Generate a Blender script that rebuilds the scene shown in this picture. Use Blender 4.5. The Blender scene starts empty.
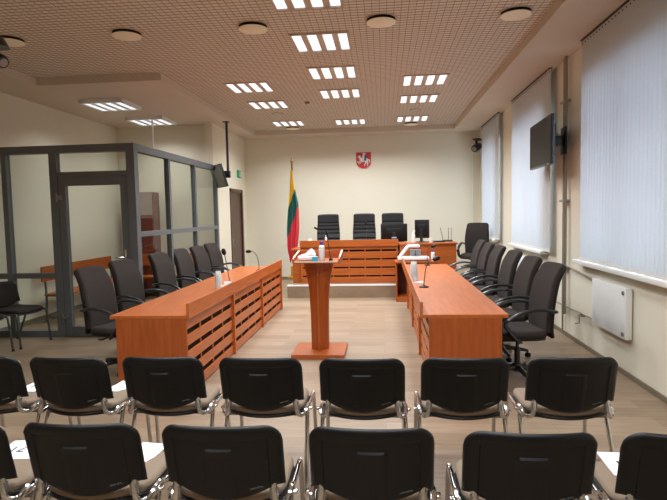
import bpy, bmesh, math, random
from mathutils import Vector, Matrix, Euler
random.seed(7)
PI = math.pi
scn = bpy.context.scene
COL = scn.collection

# ------------------------------------------------------------------ materials
def lin(c):
    out = []
    for v in c:
        v = v / 255.0
        out.append(v / 12.92 if v <= 0.04045 else ((v + 0.055) / 1.055) ** 2.4)
    return (*out, 1.0)

def new_mat(name):
    m = bpy.data.materials.new(name); m.use_nodes = True
    nt = m.node_tree
    return m, nt, nt.nodes, nt.links, nt.nodes['Principled BSDF']

def mat(name, rgb, rough=0.5, metal=0.0, var=0.06, scale=12.0, bump=0.0, bscale=200.0, spec=0.5, coat=0.0):
    m, nt, N, L, P = new_mat(name)
    c = lin(rgb)
    tc = N.new('ShaderNodeTexCoord')
    nz = N.new('ShaderNodeTexNoise'); nz.inputs['Scale'].default_value = scale; nz.inputs['Detail'].default_value = 4
    L.new(tc.outputs['Object'], nz.inputs['Vector'])
    mx = N.new('ShaderNodeMix'); mx.data_type = 'RGBA'
    mx.inputs[6].default_value = tuple(v * (1 - var) for v in c[:3]) + (1,)
    mx.inputs[7].default_value = tuple(min(1, v * (1 + var)) for v in c[:3]) + (1,)
    L.new(nz.outputs['Fac'], mx.inputs[0]); L.new(mx.outputs[2], P.inputs['Base Color'])
    P.inputs['Roughness'].default_value = rough; P.inputs['Metallic'].default_value = metal
    P.inputs['Specular IOR Level'].default_value = spec
    P.inputs['Coat Weight'].default_value = coat
    if bump:
        n2 = N.new('ShaderNodeTexNoise'); n2.inputs['Scale'].default_value = bscale; n2.inputs['Detail'].default_value = 2
        L.new(tc.outputs['Object'], n2.inputs['Vector'])
        b = N.new('ShaderNodeBump'); b.inputs['Strength'].default_value = bump; b.inputs['Distance'].default_value = 0.004
        L.new(n2.outputs['Fac'], b.inputs['Height']); L.new(b.outputs['Normal'], P.inputs['Normal'])
    return m

def wood(name, a, b, scale=(1.2, 14, 14), rough=0.38, coat=0.15):
    m, nt, N, L, P = new_mat(name)
    tc = N.new('ShaderNodeTexCoord'); mp = N.new('ShaderNodeMapping'); mp.inputs['Scale'].default_value = scale
    L.new(tc.outputs['Object'], mp.inputs['Vector'])
    nz = N.new('ShaderNodeTexNoise'); nz.inputs['Scale'].default_value = 2.0; nz.inputs['Detail'].default_value = 6; nz.inputs['Roughness'].default_value = 0.6
    L.new(mp.outputs['Vector'], nz.inputs['Vector'])
    cr = N.new('ShaderNodeValToRGB')
    cr.color_ramp.elements[0].position = 0.3; cr.color_ramp.elements[0].color = lin(a)
    cr.color_ramp.elements[1].position = 0.72; cr.color_ramp.elements[1].color = lin(b)
    L.new(nz.outputs['Fac'], cr.inputs['Fac']); L.new(cr.outputs['Color'], P.inputs['Base Color'])
    P.inputs['Roughness'].default_value = rough; P.inputs['Coat Weight'].default_value = coat
    P.inputs['Coat Roughness'].default_value = 0.25
    return m

def emit(name, rgb, strength):
    m, nt, N, L, P = new_mat(name)
    P.inputs['Base Color'].default_value = lin(rgb)
    P.inputs['Emission Color'].default_value = lin(rgb); P.inputs['Emission Strength'].default_value = strength
    return m

def clear(name, tint=(250, 252, 250), ior=1.5, rough=0.0, milk=0.0, milkrgb=(235, 238, 240), boost=1.0):
    m, nt, N, L, P = new_mat(name)
    N.remove(P)
    out = [n for n in N if n.type == 'OUTPUT_MATERIAL'][0]
    t = N.new('ShaderNodeBsdfTransparent'); t.inputs['Color'].default_value = lin(tint)
    g = N.new('ShaderNodeBsdfGlossy'); g.inputs['Roughness'].default_value = rough; g.inputs['Color'].default_value = (1, 1, 1, 1)
    fr = N.new('ShaderNodeFresnel'); ge = N.new('ShaderNodeNewGeometry'); mi = N.new('ShaderNodeMix')
    mi.inputs[2].default_value = ior; mi.inputs[3].default_value = 1/ior
    L.new(ge.outputs['Backfacing'], mi.inputs[0]); L.new(mi.outputs[0], fr.inputs['IOR'])
    mx = N.new('ShaderNodeMixShader')
    ml = N.new('ShaderNodeMath'); ml.operation = 'MULTIPLY'; ml.inputs[1].default_value = boost; ml.use_clamp = True
    L.new(fr.outputs[0], ml.inputs[0]); L.new(ml.outputs[0], mx.inputs[0])
    L.new(t.outputs[0], mx.inputs[1]); L.new(g.outputs[0], mx.inputs[2])
    src = mx
    if milk:
        d = N.new('ShaderNodeBsdfTranslucent'); d.inputs['Color'].default_value = lin(milkrgb)
        m2 = N.new('ShaderNodeMixShader'); m2.inputs[0].default_value = milk
        df = N.new('ShaderNodeBsdfDiffuse'); df.inputs['Color'].default_value = lin(milkrgb)
        m3 = N.new('ShaderNodeMixShader'); m3.inputs[0].default_value = .65
        L.new(d.outputs[0], m3.inputs[1]); L.new(df.outputs[0], m3.inputs[2])
        L.new(mx.outputs[0], m2.inputs[1]); L.new(m3.outputs[0], m2.inputs[2]); src = m2
    L.new(src.outputs[0], out.inputs['Surface'])
    return m

def floor_mat():
    m, nt, N, L, P = new_mat('laminate_floor')
    tc = N.new('ShaderNodeTexCoord')
    br = N.new('ShaderNodeTexBrick'); br.inputs['Scale'].default_value = 1.0
    br.inputs['Brick Width'].default_value = 1.28; br.inputs['Row Height'].default_value = 0.19
    br.inputs['Mortar Size'].default_value = 0.0016; br.inputs['Mortar Smooth'].default_value = 0.3
    br.inputs['Color1'].default_value = lin((146, 125, 103)); br.inputs['Color2'].default_value = lin((166, 144, 121))
    br.inputs['Mortar'].default_value = lin((118, 100, 84)); br.offset = 0.37
    L.new(tc.outputs['Object'], br.inputs['Vector'])
    mp = N.new('ShaderNodeMapping'); mp.inputs['Scale'].default_value = (0.9, 13, 1)
    L.new(tc.outputs['Object'], mp.inputs['Vector'])
    nz = N.new('ShaderNodeTexNoise'); nz.inputs['Scale'].default_value = 2.2; nz.inputs['Detail'].default_value = 7; nz.inputs['Roughness'].default_value = 0.65
    L.new(mp.outputs['Vector'], nz.inputs['Vector'])
    cr = N.new('ShaderNodeValToRGB')
    cr.color_ramp.elements[0].position = 0.28; cr.color_ramp.elements[0].color = (0.66, 0.65, 0.64, 1)
    cr.color_ramp.elements[1].position = 0.75; cr.color_ramp.elements[1].color = (1.12, 1.10, 1.08, 1)
    L.new(nz.outputs['Fac'], cr.inputs['Fac'])
    mx = N.new('ShaderNodeMix'); mx.data_type = 'RGBA'; mx.blend_type = 'MULTIPLY'; mx.inputs[0].default_value = 1
    L.new(br.outputs['Color'], mx.inputs[6]); L.new(cr.outputs['Color'], mx.inputs[7])
    L.new(mx.outputs[2], P.inputs['Base Color'])
    P.inputs['Roughness'].default_value = 0.42
    return m

def flag_mat():
    m, nt, N, L, P = new_mat('flag_cloth')
    tc = N.new('ShaderNodeTexCoord'); sp = N.new('ShaderNodeSeparateXYZ'); L.new(tc.outputs['Object'], sp.inputs[0])
    mu = N.new('ShaderNodeMath'); mu.operation = 'MULTIPLY'; mu.inputs[1].default_value = -2.7; L.new(sp.outputs['X'], mu.inputs[0])
    ad = N.new('ShaderNodeMath'); ad.operation = 'ADD'; L.new(sp.outputs['Z'], ad.inputs[0]); L.new(mu.outputs[0], ad.inputs[1])
    mr = N.new('ShaderNodeMapRange'); mr.inputs['From Min'].default_value = 0.0; mr.inputs['From Max'].default_value = 3.0
    L.new(ad.outputs[0], mr.inputs['Value'])
    cr = N.new('ShaderNodeValToRGB'); cr.color_ramp.interpolation = 'CONSTANT'
    e = cr.color_ramp.elements
    e[0].position = 0.0; e[0].color = lin((205, 52, 62))
    e[1].position = 1.22 / 3; e[1].color = lin((24, 92, 84))
    e2 = e.new(1.76 / 3); e2.color = lin((226, 186, 44))
    L.new(mr.outputs[0], cr.inputs['Fac']); L.new(cr.outputs['Color'], P.inputs['Base Color'])
    P.inputs['Roughness'].default_value = 0.7
    return m

def blind_mat():
    m, nt, N, L, P = new_mat('blind_fabric')
    out = [n for n in N if n.type == 'OUTPUT_MATERIAL'][0]
    tc = N.new('ShaderNodeTexCoord')
    nz = N.new('ShaderNodeTexNoise'); nz.inputs['Scale'].default_value = 60
    L.new(tc.outputs['Object'], nz.inputs['Vector'])
    cr = N.new('ShaderNodeValToRGB')
    cr.color_ramp.elements[0].color = lin((214, 216, 216)); cr.color_ramp.elements[1].color = lin((232, 233, 233))
    L.new(nz.outputs['Fac'], cr.inputs['Fac']); L.new(cr.outputs['Color'], P.inputs['Base Color'])
    P.inputs['Roughness'].default_value = 0.8
    t = N.new('ShaderNodeBsdfTranslucent'); t.inputs['Color'].default_value = lin((225, 230, 236))
    mx = N.new('ShaderNodeMixShader'); mx.inputs[0].default_value = 0.34
    L.new(P.outputs[0], mx.inputs[1]); L.new(t.outputs[0], mx.inputs[2]); L.new(mx.outputs[0], out.inputs['Surface'])
    return m

M = dict(
    wall=mat('cream_wall', (229, 222, 203), 0.85, var=0.02, scale=3),
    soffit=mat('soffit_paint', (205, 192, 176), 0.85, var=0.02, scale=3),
    grid=mat('cell_shade_and_speaker_ring', (150, 132, 116), 0.7, var=0.05, scale=4),
    void=mat('ceiling_tiles', (224, 214, 199), 0.8, var=.03, scale=3),
    floor=floor_mat(),
    skirting=mat('skirting_laminate', (122, 110, 90), 0.5, var=0.1, scale=6),
    wood=wood('cherry_laminate', (158, 77, 27), (186, 98, 38)),
    woody=wood('cherry_laminate_lengthwise', (168, 84, 33), (194, 105, 47), scale=(14, 1.2, 14)),
    woodz=wood('cherry_laminate_upright', (152, 71, 26), (178, 91, 36), scale=(14, 14, 1.2)),
    woodshade=wood('cherry_laminate_shaded', (98, 38, 18), (120, 50, 24), rough=0.5),  # darker cherry copy, paints the shade in the clerk shelf recess
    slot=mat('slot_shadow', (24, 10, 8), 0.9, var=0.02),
    doorwood=wood('walnut_door', (62, 36, 24), (84, 50, 34), scale=(14, 14, 1.2)),
    redwood=wood('mahogany_panel', (96, 34, 20), (118, 44, 26), scale=(14, 14, 1.2)),
    palepanel=mat('pale_panel', (150, 132, 122), 0.5),
    alu=mat('grey_aluminium', (102, 107, 110), 0.45, metal=0.15, var=0.03),
    chrome=mat('chrome', (215, 215, 215), 0.12, metal=1.0, var=0.02),
    darksteel=mat('dark_steel_tube', (92, 92, 92), 0.35, metal=0.7, var=0.03),
    steel=mat('brushed_steel', (150, 150, 150), 0.35, metal=0.9, var=0.03),
    plastic=mat('black_plastic', (9, 10, 12), 0.45, var=0.08, spec=.4, bump=0.12, bscale=420),
    gloss=mat('black_gloss_plastic', (28, 32, 36), 0.3, var=0.05, spec=.7),
    taupe=mat('taupe_upholstery', (134, 116, 98), 0.85, var=0.08, scale=60, bump=0.25, bscale=500),
    fabric=mat('dark_brown_fabric', (46, 37, 32), 0.9, var=0.1, scale=70, bump=0.3, bscale=500),
    fabric2=mat('black_brown_fabric', (40, 33, 30), 0.9, var=0.1, scale=70, bump=0.3, bscale=500),
    leather=mat('black_leather', (12, 12, 13), 0.5, spec=.35, var=0.1, scale=30, bump=0.15, bscale=160),
    screen=mat('screen_glass', (26, 22, 18), 0.4, var=0.02, spec=.18),
    screengrey=mat('screen_reflection_grey', (122, 122, 114), 0.3, var=0.02),  # reflected room light painted into the screen colour
    white=mat('white_paint', (236, 236, 233), 0.4, var=0.02),
    whitep=mat('white_plastic', (232, 232, 230), 0.35, var=0.02),
    paper=mat('paper', (244, 244, 248), 0.8, var=0.01),
    edge=mat('edge_highlight_paint', (226, 210, 192), 0.4, var=0.02),  # painted highlight for the lit edges of the lectern tray
    ink=mat('dark_ink', (30, 30, 46), 0.8),
    grey=mat('grey_plastic', (150, 152, 156), 0.5),
    blue=mat('cyan_card', (40, 184, 224), 0.5),
    violet=mat('violet_cap', (58, 44, 150), 0.4),
    label=mat('pale_blue_mark', (150, 190, 215), 0.5),
    red=mat('shield_red', (192, 36, 40), 0.5, var=0.03),
    silver=mat('shield_silver', (216, 214, 210), 0.4, var=0.05),
    shblue=mat('shield_blue', (60, 72, 120), 0.5),
    gold=mat('brass', (176, 140, 70), 0.3, metal=0.8),
    yellowwood=wood('yellow_wood', (190, 150, 50), (206, 168, 66)),
    bronze=mat('dark_bronze', (70, 56, 34), 0.4, metal=0.5),
    green=emit('exit_green', (16, 140, 90), 0.25),
    lamp=emit('lamp_tube', (232, 242, 255), 1.05),
    louver=mat('lamp_louver', (196, 176, 156), 0.5, var=0.02),
    disc=mat('diffuser_cream', (246, 236, 212), 0.5, var=0.02),
    dark=mat('dark_gap', (18, 16, 14), 0.8),
    pipe=mat('pipe_metal', (150, 142, 130), 0.4, metal=0.35),
    glass=clear('partition_glass', (240, 243, 240), 1.45, boost=0.3),
    pane=clear('window_glass', (245, 248, 250)),
    cup=clear('clear_plastic', (254, 255, 255), 1.3, 0.05, milk=0.22, milkrgb=(252, 252, 252), boost=.7),
    flag=flag_mat(), blind=blind_mat(),
)

# ------------------------------------------------------------------ mesh helpers
class MB:
    def __init__(self): self.bm = bmesh.new()
    def _xf(self, vs, mx):
        if mx is not None: bmesh.ops.transform(self.bm, matrix=mx, verts=vs)
    def box(self, x0, x1, y0, y1, z0, z1, bev=0.0, mx=None, seg=2):
        vs = bmesh.ops.create_cube(self.bm, size=1.0)['verts']
        bmesh.ops.transform(self.bm, matrix=Matrix.Translation(((x0+x1)/2, (y0+y1)/2, (z0+z1)/2)) @ Matrix.Diagonal((abs(x1-x0), abs(y1-y0), abs(z1-z0), 1)), verts=vs)
        if bev:
            es = list({e for v in vs for e in v.link_edges})
            r = bmesh.ops.bevel(self.bm, geom=es, offset=bev, segments=seg, affect='EDGES', profile=0.5)
            vs = list({v for f in r['faces'] for v in f.verts} | {v for v in vs if v.is_valid})
        self._xf(vs, mx)
        return self
    def tube(self, pts, r, n=10, closed=False, mx=None, caps=True, sx=1.0):
        pts = [Vector(p) for p in pts]; k = len(pts)
        rr = r if isinstance(r, (list, tuple)) else [r]*k
        rings = []; up = None; allv = []
        for i, p in enumerate(pts):
            if closed: d = (pts[(i+1) % k] - pts[i-1])
            else: d = pts[min(i+1, k-1)] - pts[max(i-1, 0)]
            d.normalize()
            if up is None:
                up = Vector((0, 0, 1)) if abs(d.z) < 0.95 else Vector((0, 1, 0))
            a = d.cross(up)
            if a.length < 1e-5: a = d.orthogonal()
            a.normalize(); b = a.cross(d); up = b
            ring = [self.bm.verts.new(p + (a*math.cos(2*PI*j/n)*sx + b*math.sin(2*PI*j/n))*rr[i]) for j in range(n)]
            rings.append(ring); allv += ring
        m = k if closed else k-1
        for i in range(m):
            A, B = rings[i], rings[(i+1) % k]
            for j in range(n): self.bm.faces.new((A[j], A[(j+1) % n], B[(j+1) % n], B[j]))
        if caps and not closed:
            self.bm.faces.new(rings[0][::-1]); self.bm.faces.new(rings[-1])
        self._xf(allv, mx)
        return self
    def lathe(self, prof, n=20, mx=None, cap=True):
        rings = []; allv = []
        for (r, z) in prof:
            ring = [self.bm.verts.new((r*math.cos(2*PI*j/n), r*math.sin(2*PI*j/n), z)) for j in range(n)]
            rings.append(ring); allv += ring
        for A, B in zip(rings, rings[1:]):
            for j in range(n): self.bm.faces.new((A[j], A[(j+1) % n], B[(j+1) % n], B[j]))
        if cap:
            self.bm.faces.new(rings[0][::-1]); self.bm.faces.new(rings[-1])
        self._xf(allv, mx)
        return self
    def prism(self, poly, h0, h1, mx=None):
        """polygon in XY extruded along Z"""
        A = [self.bm.verts.new((x, y, h0)) for x, y in poly]; B = [self.bm.verts.new((x, y, h1)) for x, y in poly]
        n = len(poly)
        self.bm.faces.new(A[::-1]); self.bm.faces.new(B)
        for j in range(n): self.bm.faces.new((A[j], A[(j+1) % n], B[(j+1) % n], B[j]))
        self._xf(A+B, mx)
        return self
    def ellipsoid(self, c, r, mx=None, u=16, v=10):
        vs = bmesh.ops.create_uvsphere(self.bm, u_segments=u, v_segments=v, radius=1.0)['verts']
        bmesh.ops.transform(self.bm, matrix=Matrix.Translation(c) @ Matrix.Diagonal((*r, 1)), verts=vs)
        self._xf(vs, mx)
        return self
    def slab(self, P, Q):
        """closed sheet from two grids of points P[i][j] (front) and Q[i][j] (rear)"""
        a, b = len(P), len(P[0])
        F = [[self.bm.verts.new(p) for p in row] for row in P]; R = [[self.bm.verts.new(p) for p in row] for row in Q]
        for i in range(a-1):
            for j in range(b-1):
                self.bm.faces.new((F[i][j], F[i+1][j], F[i+1][j+1], F[i][j+1]))
                self.bm.faces.new((R[i][j], R[i][j+1], R[i+1][j+1], R[i+1][j]))
        for i in range(a-1):
            self.bm.faces.new((F[i][0], R[i][0], R[i+1][0], F[i+1][0]))
            self.bm.faces.new((F[i][b-1], F[i+1][b-1], R[i+1][b-1], R[i][b-1]))
        for j in range(b-1):
            self.bm.faces.new((F[0][j], F[0][j+1], R[0][j+1], R[0][j]))
            self.bm.faces.new((F[a-1][j], R[a-1][j], R[a-1][j+1], F[a-1][j+1]))
        return self
    def build(self, name, m, parent=None, smooth=False, loc=None, rot=None):
        bmesh.ops.recalc_face_normals(self.bm, faces=self.bm.faces)
        me = bpy.data.meshes.new(name); self.bm.to_mesh(me); self.bm.free()
        me.materials.append(m)
        if smooth:
            for p in me.polygons: p.use_smooth = True
            try: me.set_sharp_from_angle(angle=math.radians(42))
            except Exception: pass
        o = bpy.data.objects.new(name, me); COL.objects.link(o)
        if parent: o.parent = parent
        if loc: o.location = loc
        if rot: o.rotation_euler = rot
        return o

def tag(o, label, cat, group=None):
    o['label'] = label; o['category'] = cat
    if group: o['group'] = group
    return o
def thing(name, label, cat, loc=(0, 0, 0), rz=0.0, group=None):
    o = bpy.data.objects.new(name, None); COL.objects.link(o)
    o.empty_display_size = 0.1; o.location = loc; o.rotation_euler = (0, 0, rz)
    return tag(o, label, cat, group)
def struct(o):
    o['kind'] = 'structure'; return o
KIDS = {}
def copy_tree(o, parent=None):
    c = o.copy(); COL.objects.link(c)
    if parent: c.parent = parent
    for ch in [x for x in list(o.children)]: copy_tree(ch, c)
    return c
def place(proto, used, label, cat, loc, rz, group):
    """first use moves the prototype itself, later uses copy it"""
    o = proto if not used else copy_tree(proto)
    o.location = loc; o.rotation_euler = (0, 0, rz)
    return tag(o, label, cat, group)

def text(body, size, m, parent, loc, rot, name='lettering', ext=0.0004):
    cu = bpy.data.curves.new(name, 'FONT'); cu.body = body; cu.size = size; cu.extrude = ext
    cu.align_x = 'CENTER'; cu.align_y = 'CENTER'
    t = bpy.data.objects.new(name, cu); COL.objects.link(t)
    bpy.context.view_layer.update()
    me = bpy.data.meshes.new_from_object(t.evaluated_get(bpy.context.evaluated_depsgraph_get()))
    bpy.data.objects.remove(t); bpy.data.curves.remove(cu)
    me.materials.clear(); me.materials.append(m)
    o = bpy.data.objects.new(name, me); COL.objects.link(o)
    if parent: o.parent = parent
    o.location = loc; o.rotation_euler = rot
    return o

def arc(c, r, a0, a1, n, axis='xz'):
    out = []
    for i in range(n+1):
        a = a0 + (a1-a0)*i/n
        out.append((c[0]+r*math.cos(a), c[1]+r*math.sin(a)))
    return out
def smooth_path(pts, sub=6):
    """Catmull-Rom through the points"""
    P = [Vector(p) for p in pts]; out = []
    for i in range(len(P)-1):
        p0 = P[max(i-1, 0)]; p1 = P[i]; p2 = P[i+1]; p3 = P[min(i+2, len(P)-1)]
        for k in range(sub):
            t = k/sub
            out.append(0.5*((2*p1)+(p2-p0)*t+(2*p0-5*p1+4*p2-p3)*t*t+(3*p1-p0-3*p2+p3)*t**3))
    out.append(P[-1])
    return out
def sstep(a, b, x):
    t = min(1, max(0, (x-a)/(b-a))); return t*t*(3-2*t)

# ------------------------------------------------------------------ room constants
XR, XL, YB, YF = 2.36, -5.60, 13.50, -2.6
ZS, ZG = 3.55, 3.65
PX = -3.45          # wall beside the far door
YA = 11.15          # back of the alcove
WINS = [(4.42, 6.62), (8.02, 9.98), (11.32, 12.92)]
WZ0, WZ1 = 1.05, 3.10

# floor
struct(MB().box(XL-.2, XR+.3, YF-.2, YB+.2, -.12, 0).build('floor', M['floor']))
# right wall with window openings
b = MB()
T = .32
b.box(XR, XR+T, YF, YB+.2, 0, WZ0)
b.box(XR, XR+T, YF, YB+.2, WZ1, ZG+.3)
ys = [YF] + [v for w in WINS for v in w] + [YB+.2]
for i in range(0, len(ys), 2): b.box(XR, XR+T, ys[i], ys[i+1], WZ0, WZ1)
struct(b.build('wall_right', M['wall']))
struct(MB().box(PX-.15, XR, YB, YB+.2, 0, ZG+.3).build('wall_back', M['wall']))
struct(MB().box(XL-.2, XL, YF, YA, 0, ZG+.3).build('wall_left', M['wall']))
struct(MB().box(XL-.2, XR+T, YF-.2, YF, 0, ZG+.3).build('wall_front', M['wall']))
struct(MB().box(XL-.2, PX-.15, YA, YA+.2, 0, ZG+.3).build('wall_alcove', M['wall']))
# pier wall with the far door opening
DY0, DY1, DZ = 12.10, 13.06, 2.22
b = MB(); b.box(PX-.15, PX, 10.9, DY0, 0, ZG+.3); b.box(PX-.15, PX, DY1, YB, 0, ZG+.3); b.box(PX-.15, PX, DY0, DY1, DZ, ZG+.3)
struct(b.build('wall_side', M['wall']))

# ceiling: lowered soffit round recessed flat tiles, cell shade painted as dark lines
GX0, GX1, GY1, LX0, LY1 = -3.04, 1.69, 12.9, -4.86, 7.40
b = MB()
b.box(GX1, XR, YF, YB, ZS, ZG+.3)
b.box(GX0, GX1, GY1, YB, ZS, ZG+.3)
b.box(XL, GX0, LY1, YB, ZS, ZG+.3)
b.box(XL, LX0, YF, LY1, ZS, ZG+.3)
struct(b.build('ceiling', M['soffit']))
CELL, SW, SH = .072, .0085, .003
struct(MB().box(LX0, GX1, YF, GY1, ZG+SH-.0002, ZG+.1).build('ceiling_tiles', M['void']))
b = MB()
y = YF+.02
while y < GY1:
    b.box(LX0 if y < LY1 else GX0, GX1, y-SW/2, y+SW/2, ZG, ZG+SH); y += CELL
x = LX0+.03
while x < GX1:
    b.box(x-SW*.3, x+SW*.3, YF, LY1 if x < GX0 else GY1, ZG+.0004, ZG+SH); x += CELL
struct(b.build('ceiling_cell_shade', M['grid']))  # dark strips paint the shade inside the ceiling cells

# skirting boards
struct(MB().box(XR-.016, XR, YF, YB, 0, .052, .004).build('baseboard_right', M['skirting']))
struct(MB().box(XL, XL+.016, YF, YA, 0, .08, .004).build('baseboard_left', M['skirting']))
struct(MB().box(XL, PX-.15, YA-.016, YA, 0, .08, .004).build('baseboard_alcove', M['skirting']))
struct(MB().box(PX, XR, YB-.016, YB, 0, .07, .004).build('baseboard_back', M['skirting']))
b = MB(); b.box(PX, PX+.016, 10.9, DY0-.08, 0, .07, .004); b.box(PX, PX+.016, DY1+.08, YB, 0, .07, .004)
struct(b.build('baseboard_side', M['skirting']))

# windows: frame, panes, sill
for i, (a, c) in enumerate(WINS):
    w = bpy.data.objects.new('window_%d' % (i+1), None); COL.objects.link(w); w.location = (XR+.2, (a+c)/2, WZ0); struct(w)
    h = (c-a)/2; H = WZ1-WZ0
    f = MB(); f.box(-.035, .035, -h, -h+.07, 0, H, .006); f.box(-.035, .035, h-.07, h, 0, H, .006)
    f.box(-.035, .035, -h, h, 0, .07, .006); f.box(-.035, .035, -h, h, H-.07, H, .006)
    f.box(-.035, .035, -.05, .05, 0, H, .006); f.box(-.03, .03, -h, h, H*.68, H*.68+.07, .006)
    f.build('window_frame', M['white'], w)
    MB().box(-.006, .006, -h+.05, h-.05, .05, H-.05).build('pane', M['pane'], w)
    s = MB(); s.box(-.315, -.04, -h-.02, h+.06, -.05, -.001, .008)
    s.build('window_sill', M['white'], w, True)

# far brown door
d = bpy.data.objects.new('door_1', None); COL.objects.link(d); d.location = (PX, DY0, 0); struct(d)
W = DY1-DY0
MB().box(-.05, -.01, .03, W-.03, .01, DZ-.03, .003).build('door_leaf', M['doorwood'], d)
f = MB(); f.box(-.02, .02, -.07, .03, 0, DZ+.05, .004); f.box(-.02, .02, W-.03, W+.07, 0, DZ+.05, .004); f.box(-.02, .02, -.07, W+.07, DZ-.03, DZ+.05, .004)
f.build('door_frame', M['doorwood'], d)
h = MB(); h.box(-.01, .0, .11, .16, .92, 1.10, .003); h.tube([(0, .135, 1.04), (.05, .135, 1.04), (.055, .145, 1.04), (.055, .25, 1.04)], .009, 8); h.tube([(0, .135, .95), (.006, .135, .95)], .016, 12)
h.build('door_handle', M['steel'], d, True)

# ------------------------------------------------------------------ ceiling lights
def make_light(flush=True):
    o = thing('ceiling_light', '', 'light')
    hw = .335
    f = MB()
    for (x0, x1, y0, y1) in ((-hw, hw, -hw, -hw+.025), (-hw, hw, hw-.025, hw), (-hw, -hw+.025, -hw, hw), (hw-.025, hw, -hw, hw)):
        f.box(x0, x1, y0, y1, -.012, .06)
    for k in range(3):
        x = -.315+.105+k*.175
        f.box(x+.004, x+.066, -hw, hw, -.006, .06)
    f.build('louver_frame', M['louver'], o)
    for k in range(4):
        x = -.315+k*.175
        MB().box(x+.002, x+.103, -.305, .305, .0, .05).build('tube_panel', M['lamp'], o)
    return o
def lamp(o, z, power=35.0):
    l = bpy.data.lights.new('lamp', 'AREA'); l.shape = 'SQUARE'; l.size = .58; l.energy = power; l.spread = math.radians(142)
    l.color = (.93, .97, 1.0)
    q = bpy.data.objects.new('lamp', l); COL.objects.link(q); q.parent = o; q.location = (0, 0, z)
LIGHTS = [  # x, y, label
    (-.68, 5.02, 'ceiling light cut by the top edge of the photo, nearest of the middle file'),
    (-.68, 6.42, 'second ceiling light back in the middle file, between the round diffusers and the third'),
    (-.68, 7.81, 'third ceiling light back in the middle file'),
    (-.68, 9.18, 'fourth ceiling light back in the middle file, before the dark gap in the row'),
    (-.68, 12.02, 'farthest ceiling light in the middle file, in front of the back wall'),
    (-2.04, 8.47, 'nearest ceiling light of the left file of three in the grid ceiling'),
    (-2.04, 9.86, 'middle ceiling light of the left file of three in the grid ceiling'),
    (-2.04, 11.94, 'farthest ceiling light of the left file, above the flag end of the room'),
    (.66, 8.48, 'nearest ceiling light of the right file of three in the grid ceiling'),
    (.66, 9.86, 'middle ceiling light of the right file of three in the grid ceiling'),
    (.66, 11.91, 'farthest ceiling light of the right file, above the clerk desk'),
    (-.68, 2.2, 'added unseen ceiling light over the second row of visitor chairs, middle file'),  # from here on: unseen lights added to brighten the foreground
    (-2.04, 3.4, 'added unseen ceiling light over the left end of the front visitor chairs'),
    (.66, 3.4, 'added unseen ceiling light over the right end of the front visitor chairs'),
    (-2.04, .4, 'added unseen ceiling light behind the camera, left file'),
    (.66, .4, 'added unseen ceiling light behind the camera, right file'),
]
proto = make_light(); lamp(proto, -.02)
for i, (x, y, l) in enumerate(LIGHTS):
    place(proto, i > 0, l, 'light', (x, y, ZG-.004), 0, 'recessed four-strip lights in the grid ceiling')
def make_surface_light():
    o = thing('surface_light', '', 'light'); hw = .36
    f = MB()
    for (x0, x1, y0, y1) in ((-hw, hw, -hw, -hw+.05), (-hw, hw, hw-.05, hw), (-hw, -hw+.05, -hw, hw), (hw-.05, hw, -hw, hw)):
        f.box(x0, x1, y0, y1, -.064, 0, .004)
    for k in range(3):
        x = -.315+.105+k*.175; f.box(x+.001, x+.074, -hw+.02, hw-.02, -.062, -.02)
    f.build('housing', M['white'], o)
    for k in range(4):
        x = -.315+k*.175
        MB().box(x+.002, x+.103, -.31, .31, -.052, -.02).build('tube_panel', M['lamp'], o)
    return o
p2 = make_surface_light(); lamp(p2, -.085, 15)
place(p2, False, 'surface-mounted square ceiling light left of the white rod, nearer one over the glass dock', 'light', (-4.45, 8.72, ZS), 0, 'surface lights over the glass dock')
place(p2, True, 'surface-mounted square ceiling light above the white rod, farther one over the glass dock', 'light', (-4.45, 10.3, ZS), 0, 'surface lights over the glass dock')

# round air diffusers
def make_diffuser():
    o = thing('air_diffuser', '', 'vent')
    MB().lathe([(.150, -.004), (.175, -.002), (.175, .03), (.150, .03)], 32, cap=False).build('rim', M['louver'], o, True)
    MB().lathe([(.150, -.003), (.150, .06)], 32).build('throat', M['dark'], o, True)
    MB().lathe([(.0005, -.05), (.11, -.048), (.150, -.04), (.154, -.032), (.14, -.028), (.02, -.03), (.02, .03)], 32).build('disc', M['disc'], o, True)
    return o
p3 = make_diffuser()
DIFF = [(-4.08, 5.77, 'round air diffuser cut by the left edge of the photo'), (-2.73, 5.77, 'round air diffuser second from the left, above the glass dock'),
        (-1.34, 5.77, 'round air diffuser left of the nearest middle ceiling light'), (.01, 5.77, 'round air diffuser right of the middle file of lights'),
        (1.37, 5.77, 'round air diffuser beside the right soffit'), (-2.04, 12.5, 'far round air diffuser behind the last left light'), (.66, 12.5, 'far round air diffuser behind the last right light')]
for i, (x, y, l) in enumerate(DIFF): place(p3, i > 0, l, 'vent', (x, y, ZG), 0, 'round air diffusers in the grid ceiling')
for (x, y, l) in ((-2.05, 10.75, 'small round speaker set in the ceiling grid between left lights'), (.66, 10.9, 'small round speaker set in the ceiling grid between right lights')):
    o = thing('ceiling_speaker', l, 'speaker', (x, y, ZG), 0, 'round ceiling speakers')
    MB().lathe([(.0005, -.008), (.085, -.008), (.1, -.003), (.1, .02)], 24).build('grille', M['louver'], o, True)
    MB().lathe([(.1, -.006), (.112, -.006), (.112, .02), (.1, .02)], 24, cap=False).build('ring', M['grid'], o, True)
o = thing('smoke_detector', 'small dark smoke detector between the ceiling lights', 'detector', (-1.32, 9.75, ZG))
MB().lathe([(.0005, -.035), (.03, -.033), (.045, -.01), (.05, .0), (.05, .01)], 20).build('body', M['skirting'], o, True)

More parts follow.
